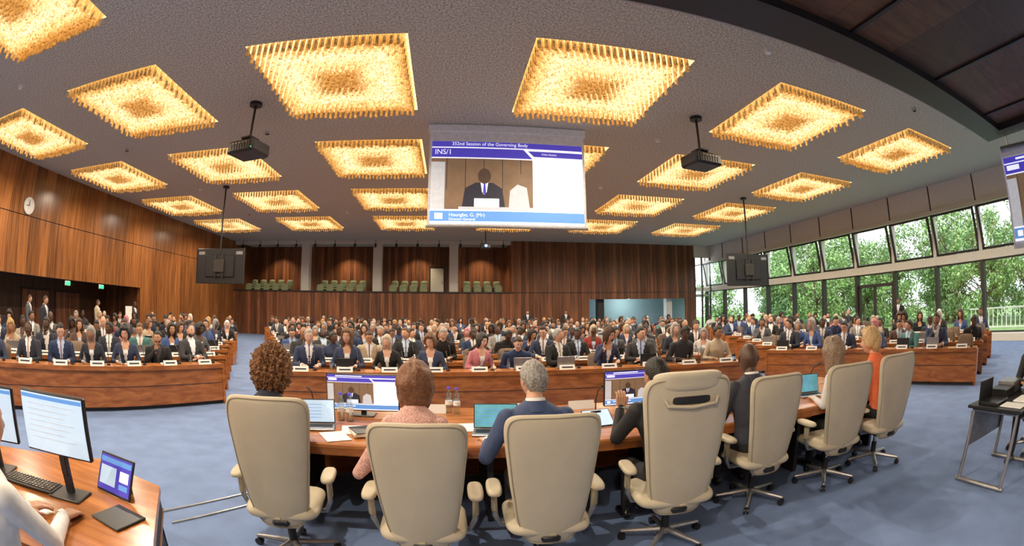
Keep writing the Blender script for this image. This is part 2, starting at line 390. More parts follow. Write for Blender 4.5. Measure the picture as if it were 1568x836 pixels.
# ------------------------------------------------------------------ ceiling lights
b=MB();nx,ny=24,26
for i in range(nx):
    for j in range(ny):
        x=-hx+.06+(i+.5*(j%2)*.9)*(2*hx-.16)/(nx-.5);y=-hy+.06+(j)*(2*hy-.12)/(ny-1)
        q=max(abs(x)/hx,abs(y)/hy)
        L=.34 if q>.9 else (.26 if q>.7 else(.20 if q>.4 else .28))
        L*=random.uniform(.88,1.12);r=.040
        v=[];f=[]
        for z in(.16,.16-L):
            for a in range(6): v.append((x+r*math.cos(a*pi/3),y+r*math.sin(a*pi/3),z))
        for a in range(6): f.append((a,(a+1)%6,6+(a+1)%6,6+a))
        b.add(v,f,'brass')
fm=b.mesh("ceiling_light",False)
for x in LX:
    for y in LY:
        if not lit(x,y): continue
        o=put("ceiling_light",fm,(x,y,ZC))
        ld=bpy.data.lights.new("lamp",'SPOT');ld.energy=650;ld.spot_size=math.radians(168);ld.spot_blend=.6;ld.color=(1,.86,.67);ld.shadow_soft_size=0
        lo=bpy.data.objects.new("lamp_bulb",ld);bpy.context.collection.objects.link(lo);lo.parent=o;lo.location=(0,0,-.3)
# ------------------------------------------------------------------ slides, screens
def slide(b,T,w,h,full=True):
    """local: x right, z up, origin top-left, facing -y"""
    def P(pts,k,d): b.add([(u*w,-d,-v*h) for u,v in pts],[tuple(range(len(pts)))],k,T)
    R=lambda a,c,e,g:[(a,c),(e,c),(e,g),(a,g)]
    P(R(0,0,1,1),'scrw',.001)
    P(R(0,0,1,.07),'scrb',.003);P([(0,.085),(.6,.085),(.66,.2),(0,.2)],'scrb',.003);P([(.63,.10),(1,.10),(1,.17),(.67,.17)],'scrb',.003)
    P(R(0,.215,.66,.83),'scrbr',.003);P(R(.0,.26,.09,.83),'scrgy',.004)
    for q in range(5): P(R(.1+q*.12,.215,.104+q*.12,.6),'scrdk',.0035)
    P([(.2,.83),(.22,.58),(.29,.51),(.40,.51),(.46,.58),(.48,.83)],'scrdk',.005)
    P([(.32,.50),(.37,.50),(.36,.62),(.345,.66),(.33,.62)],'scrw',.006);P([(.34,.52),(.352,.52),(.356,.63),(.345,.66),(.336,.63)],'scrb',.007)
    P([(.345+.042*math.cos(a*pi/8),.43+.095*math.sin(a*pi/8)) for a in range(16)],'scrsk',.008)
    P(R(.28,.70,.44,.80),'scrw',.009);P([(.50,.83),(.51,.6),(.56,.52),(.62,.56),(.64,.83)],'scrgy',.005);P(R(.18,.8,.66,.83),'scrgy',.0095)
    P([(.575+.03*math.cos(a*pi/8),.46+.07*math.sin(a*pi/8)) for a in range(16)],'scrbr',.006)
    P(R(0,.85,1,.97),'scrlb',.003);P(R(.03,.875,.08,.945),'scrw',.004)
    if w<3: P(R(.12,.88,.4,.905),'scrw',.004);P(R(.12,.02,.5,.045),'scrw',.004);P(R(.02,.10,.14,.16),'scrw',.004)
def text(body,size,T,parent,k='scrw',name="slide_text"):
    cu=bpy.data.curves.new(name,'FONT');cu.body=body;cu.size=size;cu.materials.append(M[k]);o=bpy.data.objects.new(name,cu);bpy.context.collection.objects.link(o)
    o.matrix_world=T;o.parent=parent
b=MB();sx0,sx1,sy=-.59,3.36,11.2
b.box(((sx0+sx1)/2,sy+.06,6.38),(sx1-sx0+.1,.2,.22),'fabric',bev=.03)
bx(b,sx0,sx1,sy,sy+.01,3.85,6.35,'fabric')
b.cyl((sx0-.03,sy,3.83),(sx1+.03,sy,3.83),.035,k='grey')
T=Matrix.Translation((sx0+.06,sy-.004,6.02));slide(b,T,sx1-sx0-.12,2.12)
scr=b.obj("projection_screen",smooth=False)
Rx=Matrix.Rotation(pi/2,4,'X')
def stext(body,size,u,v,k='scrw'): text(body,size,Matrix.Translation((sx0+.06+u*3.83,sy-.016,6.02-v*2.12))@Rx,scr,k)
stext("352nd Session of the Governing Body",.125,.13,.05);stext("INS/1",.19,.02,.165);stext("Houngbo, G. (Mr)",.12,.12,.915);stext("Director-General",.09,.12,.96);stext("Video Session",.07,.72,.145)
# ------------------------------------------------------------------ hanging displays & projectors
def display(loc):
    b=MB();w,h=2.3,1.36;z=3.36
    b.cyl((0,0,z+.2),(0,0,6.5),.035,k='black');b.cyl((0,0,6.42),(0,0,6.5),.14,k='black',n=20)
    b.box((0,.03,z),(w,.07,h),'black',bev=.02)
    b.box((0,.09,z),(w*.97,.02,h*.95),'scrdk')
    b.box((0,-.03,z),(w*.6,.06,h*.62),'black',bev=.03);b.box((0,-.09,z),(.5,.08,.5),'frame',bev=.02)
    for s_ in(-.17,.17): b.box((s_,-.08,z),(.05,.06,h*.7),'frame',bev=.01)
    for i in range(9): b.box((-.6+i*.15,-.065,z-.3),(.08,.01,.02),'dk')
    for s_ in(-1,1):
        b.box((s_*.9,-.01,z+.5),(.3,.01,.12),'grey');b.box((s_*(w/2-.01),-.0,z),(.02,.06,h),'frame')
    return b.obj("hanging_display",loc)
display((-9.1,16.6,0));display((12.3,16.6,0))
def projector(loc,rz):
    b=MB();z=5.32
    b.cyl((0,0,6.42),(0,0,6.5),.16,k='black',n=20);b.cyl((0,0,z+.3),(0,0,6.5),.03,k='black')
    b.box((0,0,z+.27),(.3,.35,.05),'black',bev=.01)
    for s_ in(-.13,.13): b.box((s_,0,z+.2),(.03,.3,.14),'black')
    b.box((0,0,z),(.82,.7,.3),'black',bev=.05);b.box((0,-.355,z),(.6,.02,.2),'frame',bev=.005)
    for i in range(7): b.box((-.24+i*.08,-.368,z),(.012,.01,.16),'dk')
    for i in range(5): b.box((-.2+i*.1,-.37,z+.06),(.05,.01,.02),'grey')
    b.cyl((.12,.35,z),(.12,.47,z),.1,k='black',n=20);b.cyl((.12,.46,z),(.12,.48,z),.08,k='glass',n=20)
    b.box((.36,-.36,z-.08),(.03,.01,.02),'exit')
    return b.obj("ceiling_projector",loc,rz)
projector((-4.73,9.49,0),-.25);projector((5.88,9.55,0),.15)
b=MB();z=5.7;b.cyl((2.0,27,z),(2.0,27,6.5),.03);b.box((2.0,27,z-.15),(.6,.55,.28),'black',bev=.04);b.cyl((2.0,26.72,z-.15),(2.0,26.66,z-.15),.1,k='scrlb',n=20)
b.cyl((2.0,26.66,z-.15),(2.0,26.655,z-.15),.06,k='scrw',n=20);b.obj("rear_ceiling_projector")
b=MB();T=Matrix.Translation((9.25,2.95,4.15))@Matrix.Rotation(math.radians(-78),4,'Z')
b.box((1.3,.03,-.75),(2.7,.03,1.75),'fabric',T);slide(b,T,2.6,1.5);b.cyl(tuple(T@Vector((0,0,.17))),tuple(T@Vector((2.6,0,.17))),.06,k='grey')
b.cyl(tuple(T@Vector((.2,0,.15))),tuple(T@Vector((.2,0,2.34))),.015,k='grey');b.cyl(tuple(T@Vector((2.4,0,.15))),tuple(T@Vector((2.4,0,2.34))),.015,k='grey')
b.obj("side_projection_screen",smooth=False)
# interpreter booth soffit
b=MB();x0=1.2;bx(b,x0,8.7,-5,2.7,4.62,4.7,'dkwood');bx(b,8.7,9.13,-5,3.18,4.5,4.95,'black');bx(b,x0,8.7,2.7,3.18,4.5,4.95,'black');bx(b,x0,9.13,3.18,3.2,4.5,4.58,'grey');bx(b,x0-.05,x0,-5,3.18,4.5,4.95,'black')
bx(b,x0,9.0,-5,2.9,4.95,6.1,'dkwood')
for x in(2,4,6,8): bx(b,x-.03,x+.03,-5,2.7,4.59,4.63,'black')
for x in(4.15,8.2): b.box((x,3.24,4.6),(.2,.14,.12),'grey',bev=.02)
for x in(2,8.4): b.cyl((x,-3,6.1),(x,-3,6.5),.1);b.cyl((x,2.4,6.1),(x,2.4,6.5),.1)
b.obj("interpreter_booth_soffit",smooth=False)
b=MB()
for i in range(18):
    x,y=random.choice(LX[:5])+2.68,random.choice(LY[2:6])+2.68
    b.cyl((x,y,6.42),(x,y,6.5),.06,.08,'whiter')
b.obj("ceiling_sprinklers")
# ------------------------------------------------------------------ people
SK=[mat("skin_%d"%i,c,.5,var=.06) for i,c in enumerate([(.60,.34,.23),(.50,.27,.17),(.32,.16,.09),(.09,.045,.028),(.66,.40,.29)])]
HR=[mat("hair_%d"%i,c,.55,var=.35,scale=40,bump=.4,bscale=60) for i,c in enumerate([(.015,.012,.01),(.06,.03,.018),(.14,.07,.03),(.35,.33,.31),(.45,.27,.10),(.02,.02,.02)])]
JK=[mat("jacket_%d"%i,c,.8,var=.12,scale=8) for i,c in enumerate([(.02,.025,.045),(.03,.045,.10),(.012,.012,.014),(.09,.095,.11),(.05,.10,.28),(.28,.27,.26),(.30,.035,.03),(.45,.38,.28),(.60,.60,.62),(.03,.03,.035),(.02,.04,.11),(.07,.20,.20),(.55,.20,.25),(.10,.06,.05)])]
SH=[mat("shirt_%d"%i,c,.7,var=.04) for i,c in enumerate([(.8,.8,.8),(.5,.62,.8),(.75,.78,.85),(.05,.05,.06)])]
TI=[mat("tie_%d"%i,c,.5) for i,c in enumerate([(.25,.02,.03),(.02,.04,.2),(.03,.03,.05),(.3,.2,.05)])]
TR=[mat("trousers_%d"%i,c,.8) for i,c in enumerate([(.015,.016,.02),(.03,.035,.06),(.06,.06,.07)])]
M.update(skin=SK[0],hair=HR[1],jacket=JK[0],shirt=SH[0],tie=TI[0],trousers=TR[0])
M['shoe']=mat("shoe_leather",(.01,.01,.01),.3);M['eyew']=mat("eye_white",(.6,.6,.58),.3);M['iris']=mat("iris",(.03,.018,.01),.2);M['lip']=mat("lips",(.35,.12,.10),.5)
def remesh(b,vox,sm=3,dec=None):
    me=bpy.data.meshes.new("t");me.from_pydata([tuple(p) for p in b.v],[],b.f);o=bpy.data.objects.new("t",me);bpy.context.collection.objects.link(o)
    r=o.modifiers.new("r",'REMESH');r.mode='VOXEL';r.voxel_size=vox
    s_=o.modifiers.new("s",'SMOOTH');s_.iterations=sm;s_.factor=.5
    if dec: d=o.modifiers.new("d",'DECIMATE');d.ratio=dec
    dg=bpy.context.evaluated_depsgraph_get();e=o.evaluated_get(dg);m2=bpy.data.meshes.new_from_object(e)
    V=np.empty(len(m2.vertices)*3);m2.vertices.foreach_get("co",V);V=V.reshape(-1,3)
    Fs=[tuple(p.vertices) for p in m2.polygons]
    bpy.data.objects.remove(o);bpy.data.meshes.remove(me);bpy.data.meshes.remove(m2)
    return V,Fs
def handgeo(side,curl,dec):
    b=MB();s_=side # thumb on the side toward the body centre
    xs_=[-.03,-.01,.01,.03]
    ln=[.066,.075,.070,.054]
    for i,x in enumerate(xs_):
        X=x*s_
        b.caps((X*.6,0,0),(X,.085,0),.016,.0125,n=8)
        p=Vector((X,.085,0));a=-.08;sp=X*1.2
        for q,fr in enumerate((.45,.31,.24)):
            a-=curl*(.8 if q==0 else 1.1)
            d=Vector((math.sin(sp),math.cos(a)*math.cos(sp),math.sin(a)));nx_=p+d*ln[i]*fr
            b.caps(p,nx_,.0094-.0008*q,.0087-.0008*q,n=8,m=3);p=nx_
    b.caps((-.02*s_,.015,-.004),(-.052*s_,.05,-.012),.014,.0115,n=8);b.caps((-.052*s_,.05,-.012),(-.062*s_,.085,-.02-curl*.02),.011,.009,n=8)
    b.caps((0,-.05,0),(0,.01,0),.024,.022,n=8)
    return remesh(b,.0045,2,dec)
HC={}
def hand(side,curl,dec=.4):
    k=(side,round(curl,2),dec)
    if k not in HC: HC[k]=handgeo(side,curl,dec)
    return HC[k]
def gauss(d,c,s): 
    c=Vector(c).normalized();return math.exp(-((d-c).length_squared)/(s*s))
def sstep(a,b_,x):
    t=max(0,min(1,(x-a)/(b_-a)));return t*t*(3-2*t)
def head_r(d,fem=False):
    x,y,z=d
    p=Vector((x*.077,y*.098,z*.122))
    if z<0:
        t=-z;p.x*=1-.20*t*t-(.05*t if fem else 0)
        if y<0: p.y*=1-.45*t
        else: p.y*=1-.06*t
    r=p.length
    r+=.024*gauss(d,(0,1,-.16),.11)+.012*gauss(d,(0,1,.0),.10)
    r-=.007*(gauss(d,(.36,.9,.06),.17)+gauss(d,(-.36,.9,.06),.17))
    r+=.004*(gauss(d,(.3,.9,.24),.16)+gauss(d,(-.3,.9,.24),.16))
    r+=.006*gauss(d,(0,.9,-.50),.14)+.008*gauss(d,(0,.75,-.85),.2)
    r+=.004*(gauss(d,(.5,.75,-.2),.2)+gauss(d,(-.5,.75,-.2),.2))
    return p.normalized()*r
def headgeo(b,T,P,res):
    nu,nv=res;fem=P.get('fem')
    def sph(fn,k,kf=None):
        v=[];f=[]
        v.append(fn(Vector((0,0,1))))
        dirs=[Vector((0,0,1))]
        for j in range(1,nv):
            t=pi*j/nv
            for i in range(nu):
                a=2*pi*i/nu+pi/2;d=Vector((math.sin(t)*math.cos(a),math.sin(t)*math.sin(a),math.cos(t)));v.append(fn(d));dirs.append(d)
        v.append(fn(Vector((0,0,-1))));dirs.append(Vector((0,0,-1)));e=len(v)-1
        for i in range(nu): f.append((0,1+i,1+(i+1)%nu))
        for j in range(nv-2):
            for i in range(nu):
                A=1+j*nu;f.append((A+i,A+nu+i,A+nu+(i+1)%nu,A+(i+1)%nu))
        A=1+(nv-2)*nu
        for i in range(nu): f.append((A+i,e,A+(i+1)%nu))
        if kf:
            g={}
            for q in f:
                c=sum((dirs[i] for i in q),Vector())/len(q);g.setdefault(kf(c.normalized()),[]).append(q)
            for kk,fs in g.items(): b.add(v,fs,kk,T)
        else: b.add(v,f,k,T)
    def kf(d):
        if d.y>.6 and abs(d.x)<.24 and -.56<d.z<-.42: return 'lip'
        if d.y>.6 and .14<abs(d.x)<.48 and .21<d.z<.29: return 'hair'
        if P.get('beard') and d.y>.1 and d.z<-.33-.25*(1-abs(d.x)): return 'hair'
        return 'skin'
    sph(lambda d:head_r(d,fem),'skin',kf)
    for s_ in(-1,1):
        c=head_r(Vector((.33*s_,.92,.06)).normalized());c=c*.925
        b.caps(c,c+Vector((0,.001,0)),.0105,.0105,'eyew',n=10,T=T,m=3);b.caps(c+Vector((0,.0055,0)),c+Vector((0,.006,0)),.0062,.0062,'iris',n=8,T=T,m=2)
        b.pillow(lambda u,v,t,s_=s_:(s_*(.073+t*.6+.008*abs(u)),-.002+u*.018-.004*v,.002+v*.03),.014,'skin',n=14,e=2.4,T=T,ss=(.5,.85))
        if P.get('glasses'):
            cc=c+Vector((0,.018,0));b.tube([cc+Vector((.021*math.cos(a*pi/7),0,.017*math.sin(a*pi/7))) for a in range(14)],.0018,'black',n=5,T=T,closed=True)
            b.tube([cc+Vector((s_*.021,0,0)),Vector((s_*.078,.0,.02))],.0018,'black',n=5,T=T)
    hs=P.get('hair','short');th={'short':.012,'bob':.042,'long':.030,'curly':.062,'thin':.006,'bald':None,'scarf':.018,'bun':.014,'blond':.032}[hs]
    if th is None: return
    th*=P.get('vol',1)
    sd=P.get('seed',0)*7.3
    zl={'short':(.60,.05,-.62),'thin':(.82,.12,-.58),'bob':(.60,-.75,-1.3),'long':(.60,-.9,-1.5),'curly':(.55,-.55,-1.2),'scarf':(.52,-1.5,-1.6),'bun':(.60,.0,-.6),'blond':(.6,-.3,-.9)}[hs]
    def hf(d):
        h=math.hypot(d.x,d.y) or 1e-6;cy=d.y/h
        if cy>0:
            w=sstep(.25,.85,cy) if hs in('bob','long','curly','scarf','blond') else sstep(0,.75,cy)
            zz=zl[1]*(1-w)+zl[0]*w
        else: 
            w=sstep(0,.8,-cy);zz=zl[1]*(1-w)+zl[2]*w
        mk=sstep(zz-.05,zz+.10,d.z)
        base=head_r(d,fem)
        tt=th*(1+noise.noise(Vector((d.x*3+sd,d.y*3,d.z*3)))*.35)
        if hs=='curly':
            n1=noise.noise(Vector((d.x*7+sd,d.y*7,d.z*7)));n2=noise.noise(Vector((d.x*15+sd,d.y*15,d.z*15)))
            tt=th*(1+.35*n1+.40*n2)+.012*max(0,d.z)
        if cy<0: tt+=.008*(-cy)
        r=base.length
        p=base.normalized()*(r-.012+mk*(tt+.012))
        if hs!='curly' and hs!='scarf':
            az=math.atan2(d.x,d.y)
            p=p+base.normalized()*mk*(.004*noise.noise(Vector((az*9+sd,d.z*1.5,0)))+.003*noise.noise(Vector((az*26+sd,d.z*2,3))))
        if hs in('long','bob','scarf') and d.z<0 and mk>.3:
            k=1.9 if hs=='long' else(1.15 if hs=='bob' else 1.35)
            w=math.sqrt(max(0,1-d.z*d.z))
            f=1/max(.35,w**.75);p=Vector((p.x*f*.98,p.y*f*.95 if p.y<0 else p.y,p.z*k))
        return p
    sph(hf,'hair')
    if hs=='bun': b.caps((0,-.10,.05),(0,-.13,.06),.045,.04,'hair',n=14,T=T)
def person_mesh(name,P):
    fem=P.get('fem',False);vox=P.get('vox',.02);H0=P.get('H0',.5);lean=P.get('lean',.12);sw=P.get('sw',.18 if fem else .215);fat=P.get('fat',1.)
    b=MB();prims=[]
    def cap(p0,p1,r0,r1,tag): b.caps(p0,p1,r0,r1,'skin',n=14);prims.append((tag,np.array(p0,float),np.array(p1,float),r0,r1))
    dz=H0-.5
    def L(x,y,z): return (x,y+lean*(z-.5)*1.6,z+dz)
    st=[(.43,0,.13,.11),(.48,0,.175,.14),(.58,.0,.165*fat,.13*fat),(.70,.0,.155*fat,.122*fat),(.83,.0,.172*fat,.128*fat),(.94,.0,sw,.128),(1.04,-.005,sw*1.02,.115),(1.095,-.01,sw*.86,.095),(1.13,-.012,sw*.58,.078),(1.165,-.01,.07,.065)]
    if fem: st[4]=(.83,.01,.15*fat,.125*fat);st[5]=(.93,.015,sw,.135)
    rings=[]
    for z,yc,rx,ry in st:
        c=L(0,yc,z);rings.append([(c[0]+math.copysign(abs(math.cos(t))**.85,math.cos(t))*rx,c[1]+math.sin(t)*ry,c[2]) for t in[2*pi*i/20 for i in range(20)]])
    b.loft(rings,'skin')
    hc=Vector(L(0,.045,1.29))+Vector(P.get('hoff',(0,0,0)))
    cap(L(0,-.005,1.10),tuple(hc+Vector((0,-.025,-.06))),.064 if not fem else .053,.057 if not fem else .046,'skin')
    hands=[]
    for s_,key in((-1,'armL'),(1,'armR')):
        a=P.get(key) or ((s_*.28,.14,.78),(s_*.15,.42,.80))
        sh=L(s_*(sw-.012),-.005,1.045);el=Vector(a[0])+Vector((0,0,dz));wr=Vector(a[1])+Vector((0,0,dz))
        cap(sh,tuple(el),.072 if not fem else .058,.054 if not fem else .044,'jacket');cap(tuple(el),tuple(wr),.052 if not fem else .042,.037 if not fem else .030,'jacket')
        hd=Vector(a[2]) if len(a)>2 else (wr-el)
        hands.append((s_,wr,hd.normalized(),a[3] if len(a)>3 else None))
    if P.get('stand'):
        for s_ in(-1,1):
            cap((s_*.09,0,H0),(s_*.11,.02,.5),.085,.06,'trousers');cap((s_*.11,.02,.5),(s_*.12,0,.1),.06,.045,'trousers');cap((s_*.12,-.03,.05),(s_*.13,.14,.04),.045,.035,'shoe')
    else:
        for s_ in(-1,1):
            cap((s_*.1,.02,.52),(s_*.14,.44,.52),.088,.064,'trousers');cap((s_*.14,.44,.52),(s_*.14,.42,.12),.06,.045,'trousers');cap((s_*.14,.38,.05),(s_*.15,.56,.04),.043,.034,'shoe')
    V,F=remesh(b,vox,3)
    C=np.array([V[list(f)].mean(0) for f in F])
    best=np.full(len(C),9.);tag=np.array(['jacket']*len(C),dtype=object)
    zz=np.array([s[0] for s in st])+dz
    ry=np.interp(C[:,2],zz,[s[3] for s in st]);rx=np.interp(C[:,2],zz,[s[2] for s in st]);yc=lean*(C[:,2]-dz-.5)*1.6
    td=(np.sqrt((C[:,0]/rx)**2+((C[:,1]-yc)/ry)**2)-1)*np.minimum(rx,ry);td=np.where((C[:,2]<zz[0]-.03)|(C[:,2]>zz[-1]+.01),9,td)
    best=np.minimum(best,td);tag[(td<.05)&(C[:,2]<.56+dz)]='trousers'
    for t,p0,p1,r0,r1 in prims:
        d=p1-p0;q=np.clip(((C-p0)@d)/(d@d),0,1);ds=np.linalg.norm(C-(p0+q[:,None]*d),axis=1)-(r0+(r1-r0)*q)
        mk=ds<best-.004;best[mk]=ds[mk];tag[mk]=t
    zr=C[:,2]-dz;front=(C[:,1]-yc)>.03
    if not P.get('sweater'):
        v_=(tag=='jacket')&front&(zr>.74)&(np.abs(C[:,0])<.075*(zr-.72)/.36)&(zr<1.17)
        tag[v_]='shirt'
        if fem: tag[(tag=='shirt')&(zr>1.0)]='skin'
        elif P.get('tie'): tag[(tag=='shirt')&front&(np.abs(C[:,0])<.017)]='tie'
    out=MB()
    amp=P.get('fold',.004)
    W=[]
    for p in V:
        n_=noise.noise(Vector(p)*9)*amp+noise.noise(Vector((p[0]*22,p[1]*22,p[2]*10)))*amp*.6
        W.append((p[0]*(1+n_*2),p[1]+n_,p[2]))
    for t in ('skin','hair','jacket','shirt','tie','trousers'): out.mi(t)
    out.v.extend(W)
    for f,t in zip(F,tag): out.f.append(f);out.m.append(out.mi(t))
    # collars as clean rings
    nn=20
    def ring(r,z,a0,a1,tb): 
        return [tuple(Vector(L(0,-.004,z))+Vector((math.sin(t)*r,-math.cos(t)*r*.98,tb*math.cos(t)))) for t in[a0+(a1-a0)*i/nn for i in range(nn+1)]]
    rn=.066 if not fem else .056
    if not fem: out.loft([ring(rn+.012,1.115,-pi*.97,pi*.97,.0),ring(rn+.009,1.15,-pi*.97,pi*.97,.006),ring(rn+.001,1.178,-pi*.97,pi*.97,.012),ring(rn-.006,1.17,-pi*.97,pi*.97,.012)],'shirt',closed=False,cap=False)
    A=pi*.72
    out.loft([ring(rn+.045,1.105,-A,A,-.004),ring(rn+.025,1.145,-A,A,.004),ring(rn+.014,1.162,-A,A,.008),ring(rn+.006,1.15,-A,A,.006)],'jacket',closed=False,cap=False)
    hy,hp,ht=P.get('head',(0,-.1,0))
    T=Matrix.Translation(hc)@Matrix.Rotation(hy,4,'Z')@Matrix.Rotation(hp,4,'X')@Matrix.Rotation(ht,4,'Y')@Matrix.Scale(P.get('hs',1.04),4)
    headgeo(out,T,P,P.get('hres',(28,22)))
    for s_,wr,hd,upv in hands:
        up=Vector(upv) if upv else Vector((0,0,1));x=hd.cross(up).normalized();up=x.cross(hd).normalized()
        o=wr-hd*.005
        T=Matrix(((x.x,hd.x,up.x,o.x),(x.y,hd.y,up.y,o.y),(x.z,hd.z,up.z,o.z),(0,0,0,1)))@Matrix.Scale(1.1 if not fem else 1.0,4)
        HV,HF=hand(s_,P.get('curl',.25),P.get('hdec',.35));out.add([Vector(p) for p in HV],HF,'skin',T)
        out.cyl(wr-hd*.03,wr+hd*.012,.039 if not fem else .031,.038 if not fem else .030,'shirt' if not P.get('sweater') else 'jacket',n=14)
    return out.mesh(name)
def dress(o,skin=None,hair=None,jacket=None,shirt=None,tie=None,trousers=None):
    for s_,mm in zip(o.material_slots,(skin,hair,jacket,shirt,tie,trousers)):
        if mm is not None: s_.link='OBJECT';s_.material=mm
CHIN=((.25,.2,.80),(.05,.26,1.06),(-.15,.15,.9));FOLD=((-.27,.12,.8),(-.02,.30,.80),(1,.2,0));FOLDR=((.27,.12,.8),(.02,.33,.83),(-1,.2,0))
V_=[dict(tie=1,hair='short',head=(0,-.15,0)),
    dict(tie=1,hair='short',glasses=1,head=(.2,-.35,0),lean=.2),
    dict(fem=1,hair='long',head=(-.1,-.1,0)),
    dict(fem=1,hair='bob',head=(.25,-.25,0),lean=.16,vol=.7),
    dict(tie=1,hair='bald',head=(0,-.05,0),fat=1.15),
    dict(hair='short',beard=1,head=(-.3,-.1,0),armR=CHIN),
    dict(fem=1,hair='scarf',head=(0,-.2,0)),
    dict(tie=1,hair='thin',glasses=1,head=(.1,-.1,.05),fat=1.12,lean=.05),
    dict(fem=1,hair='bun',head=(.4,-.1,0),sweater=1),
    dict(tie=1,hair='short',head=(-.6,-.1,0),lean=.02),
    dict(fem=1,hair='curly',head=(-.15,-.2,0),vol=.6),
    dict(hair='short',head=(.1,-.5,0),lean=.28,sweater=1),
    dict(tie=1,hair='short',head=(.7,-.05,.08),lean=.0,armL=FOLD,armR=FOLDR),
    dict(fem=1,hair='long',head=(.5,-.4,.1),lean=.22,armR=((.26,.25,.80),(.1,.30,1.04),(-.1,.1,1))),
    dict(hair='thin',beard=1,head=(0,0,-.08),lean=-.05,armL=FOLD,armR=FOLDR),
    dict(tie=1,hair='short',glasses=1,head=(-.2,-.3,.05),lean=.18,armR=((.3,.2,.8),(.12,.48,.8)))]
VM=[]
for i,p in enumerate(V_):
    p['seed']=i;p['vox']=.019;VM.append((person_mesh("delegate_%d"%i,p),p))
rp=random.Random(5)
def delegate(x,y,rz,near=False):
    me,p=rp.choice(VM);o=put("seated_delegate",me,(x,y,0),rz)
    sk=rp.choices(SK,[4,3,2,3,4])[0]
    if p.get('fem'):
        hr=JK[rp.choice([5,8,12,7])] if p['hair']=='scarf' else rp.choices(HR,[4,3,3,1,2,2])[0]; jk=rp.choices(JK,[3,2,4,2,2,1,1.5,1.5,2,2,2,1,1.2,1])[0]
    else:
        hr=rp.choices(HR,[5,3,1,4,.3,3])[0];jk=rp.choices(JK,[6,4,5,3,1.5,1.5,.1,.6,.8,5,4,.2,0,1])[0]
    if sk in(SK[3],SK[2]): hr=hr if p['hair']=='scarf' else HR[0]
    dress(o,sk,hr,jk,rp.choices(SH,[5,3,2,1])[0],rp.choice(TI),rp.choice(TR))
    o.scale=(rp.uniform(.95,1.05),)*2+(rp.uniform(.92,1.04),)
    return o
# ------------------------------------------------------------------ delegate desks
def resample(P,n):
    P=[Vector(p+(0,)) if len(p)==2 else Vector(p) for p in P]
    Q=[P[0]*2-P[1]]+P+[P[-1]*2-P[-2]];out=[]
    for i in range(1,len(Q)-2):
        for j in range(12):
            t=j/12;a,b_,c,d=Q[i-1],Q[i],Q[i+1],Q[i+2]
            out.append(.5*((2*b_)+(-a+c)*t+(2*a-5*b_+4*c-d)*t*t+(-a+3*b_-3*c+d)*t**3))
    out.append(P[-1])
    ac=[0]
    for i in range(1,len(out)): ac.append(ac[-1]+(out[i]-out[i-1]).length)
    def at(s_):
        s_=max(0,min(ac[-1],s_));i=int(np.searchsorted(ac,s_));i=max(1,min(len(out)-1,i))
        t=(s_-ac[i-1])/max(1e-6,ac[i]-ac[i-1]);p=out[i-1].lerp(out[i],t);d=(out[i]-out[i-1]).normalized();return p,d
    return at,ac[-1]
def sweep(b,at,Lg,prof,k,n=24):
    rings=[]
    for i in range(n+1):
        p,d=at(Lg*i/n);nn=Vector((-d.y,d.x,0));rings.append([tuple(p+nn*a+Vector((0,0,z))) for a,z in prof])
    b.loft(rings,k)
def rect(a0,a1,z0,z1): return [(a0,z0),(a1,z0),(a1,z1),(a0,z1)]
def small_chair(b,T,k):
    b.pillow(lambda u,v,t:(u*(.22),-.24+t-.06*v,.74+v*.22),.07,k,n=16,e=4,T=T,ss=(.5,.9))
    b.pillow(lambda u,v,t:(u*.23,v*.24,.43+t),.07,k,n=16,e=4,T=T,ss=(.5,.9))
    b.cyl((0,0,.1),(0,0,.42),.03,k='black',n=6,T=T);b.box((0,-.24,.48),(.06,.04,.2),'black',T)
    for i in range(4):
        a=i*pi/2+.7;b.cyl((0,0,.1),(.26*math.cos(a),.26*math.sin(a),.03),.022,k='black',n=5,T=T)
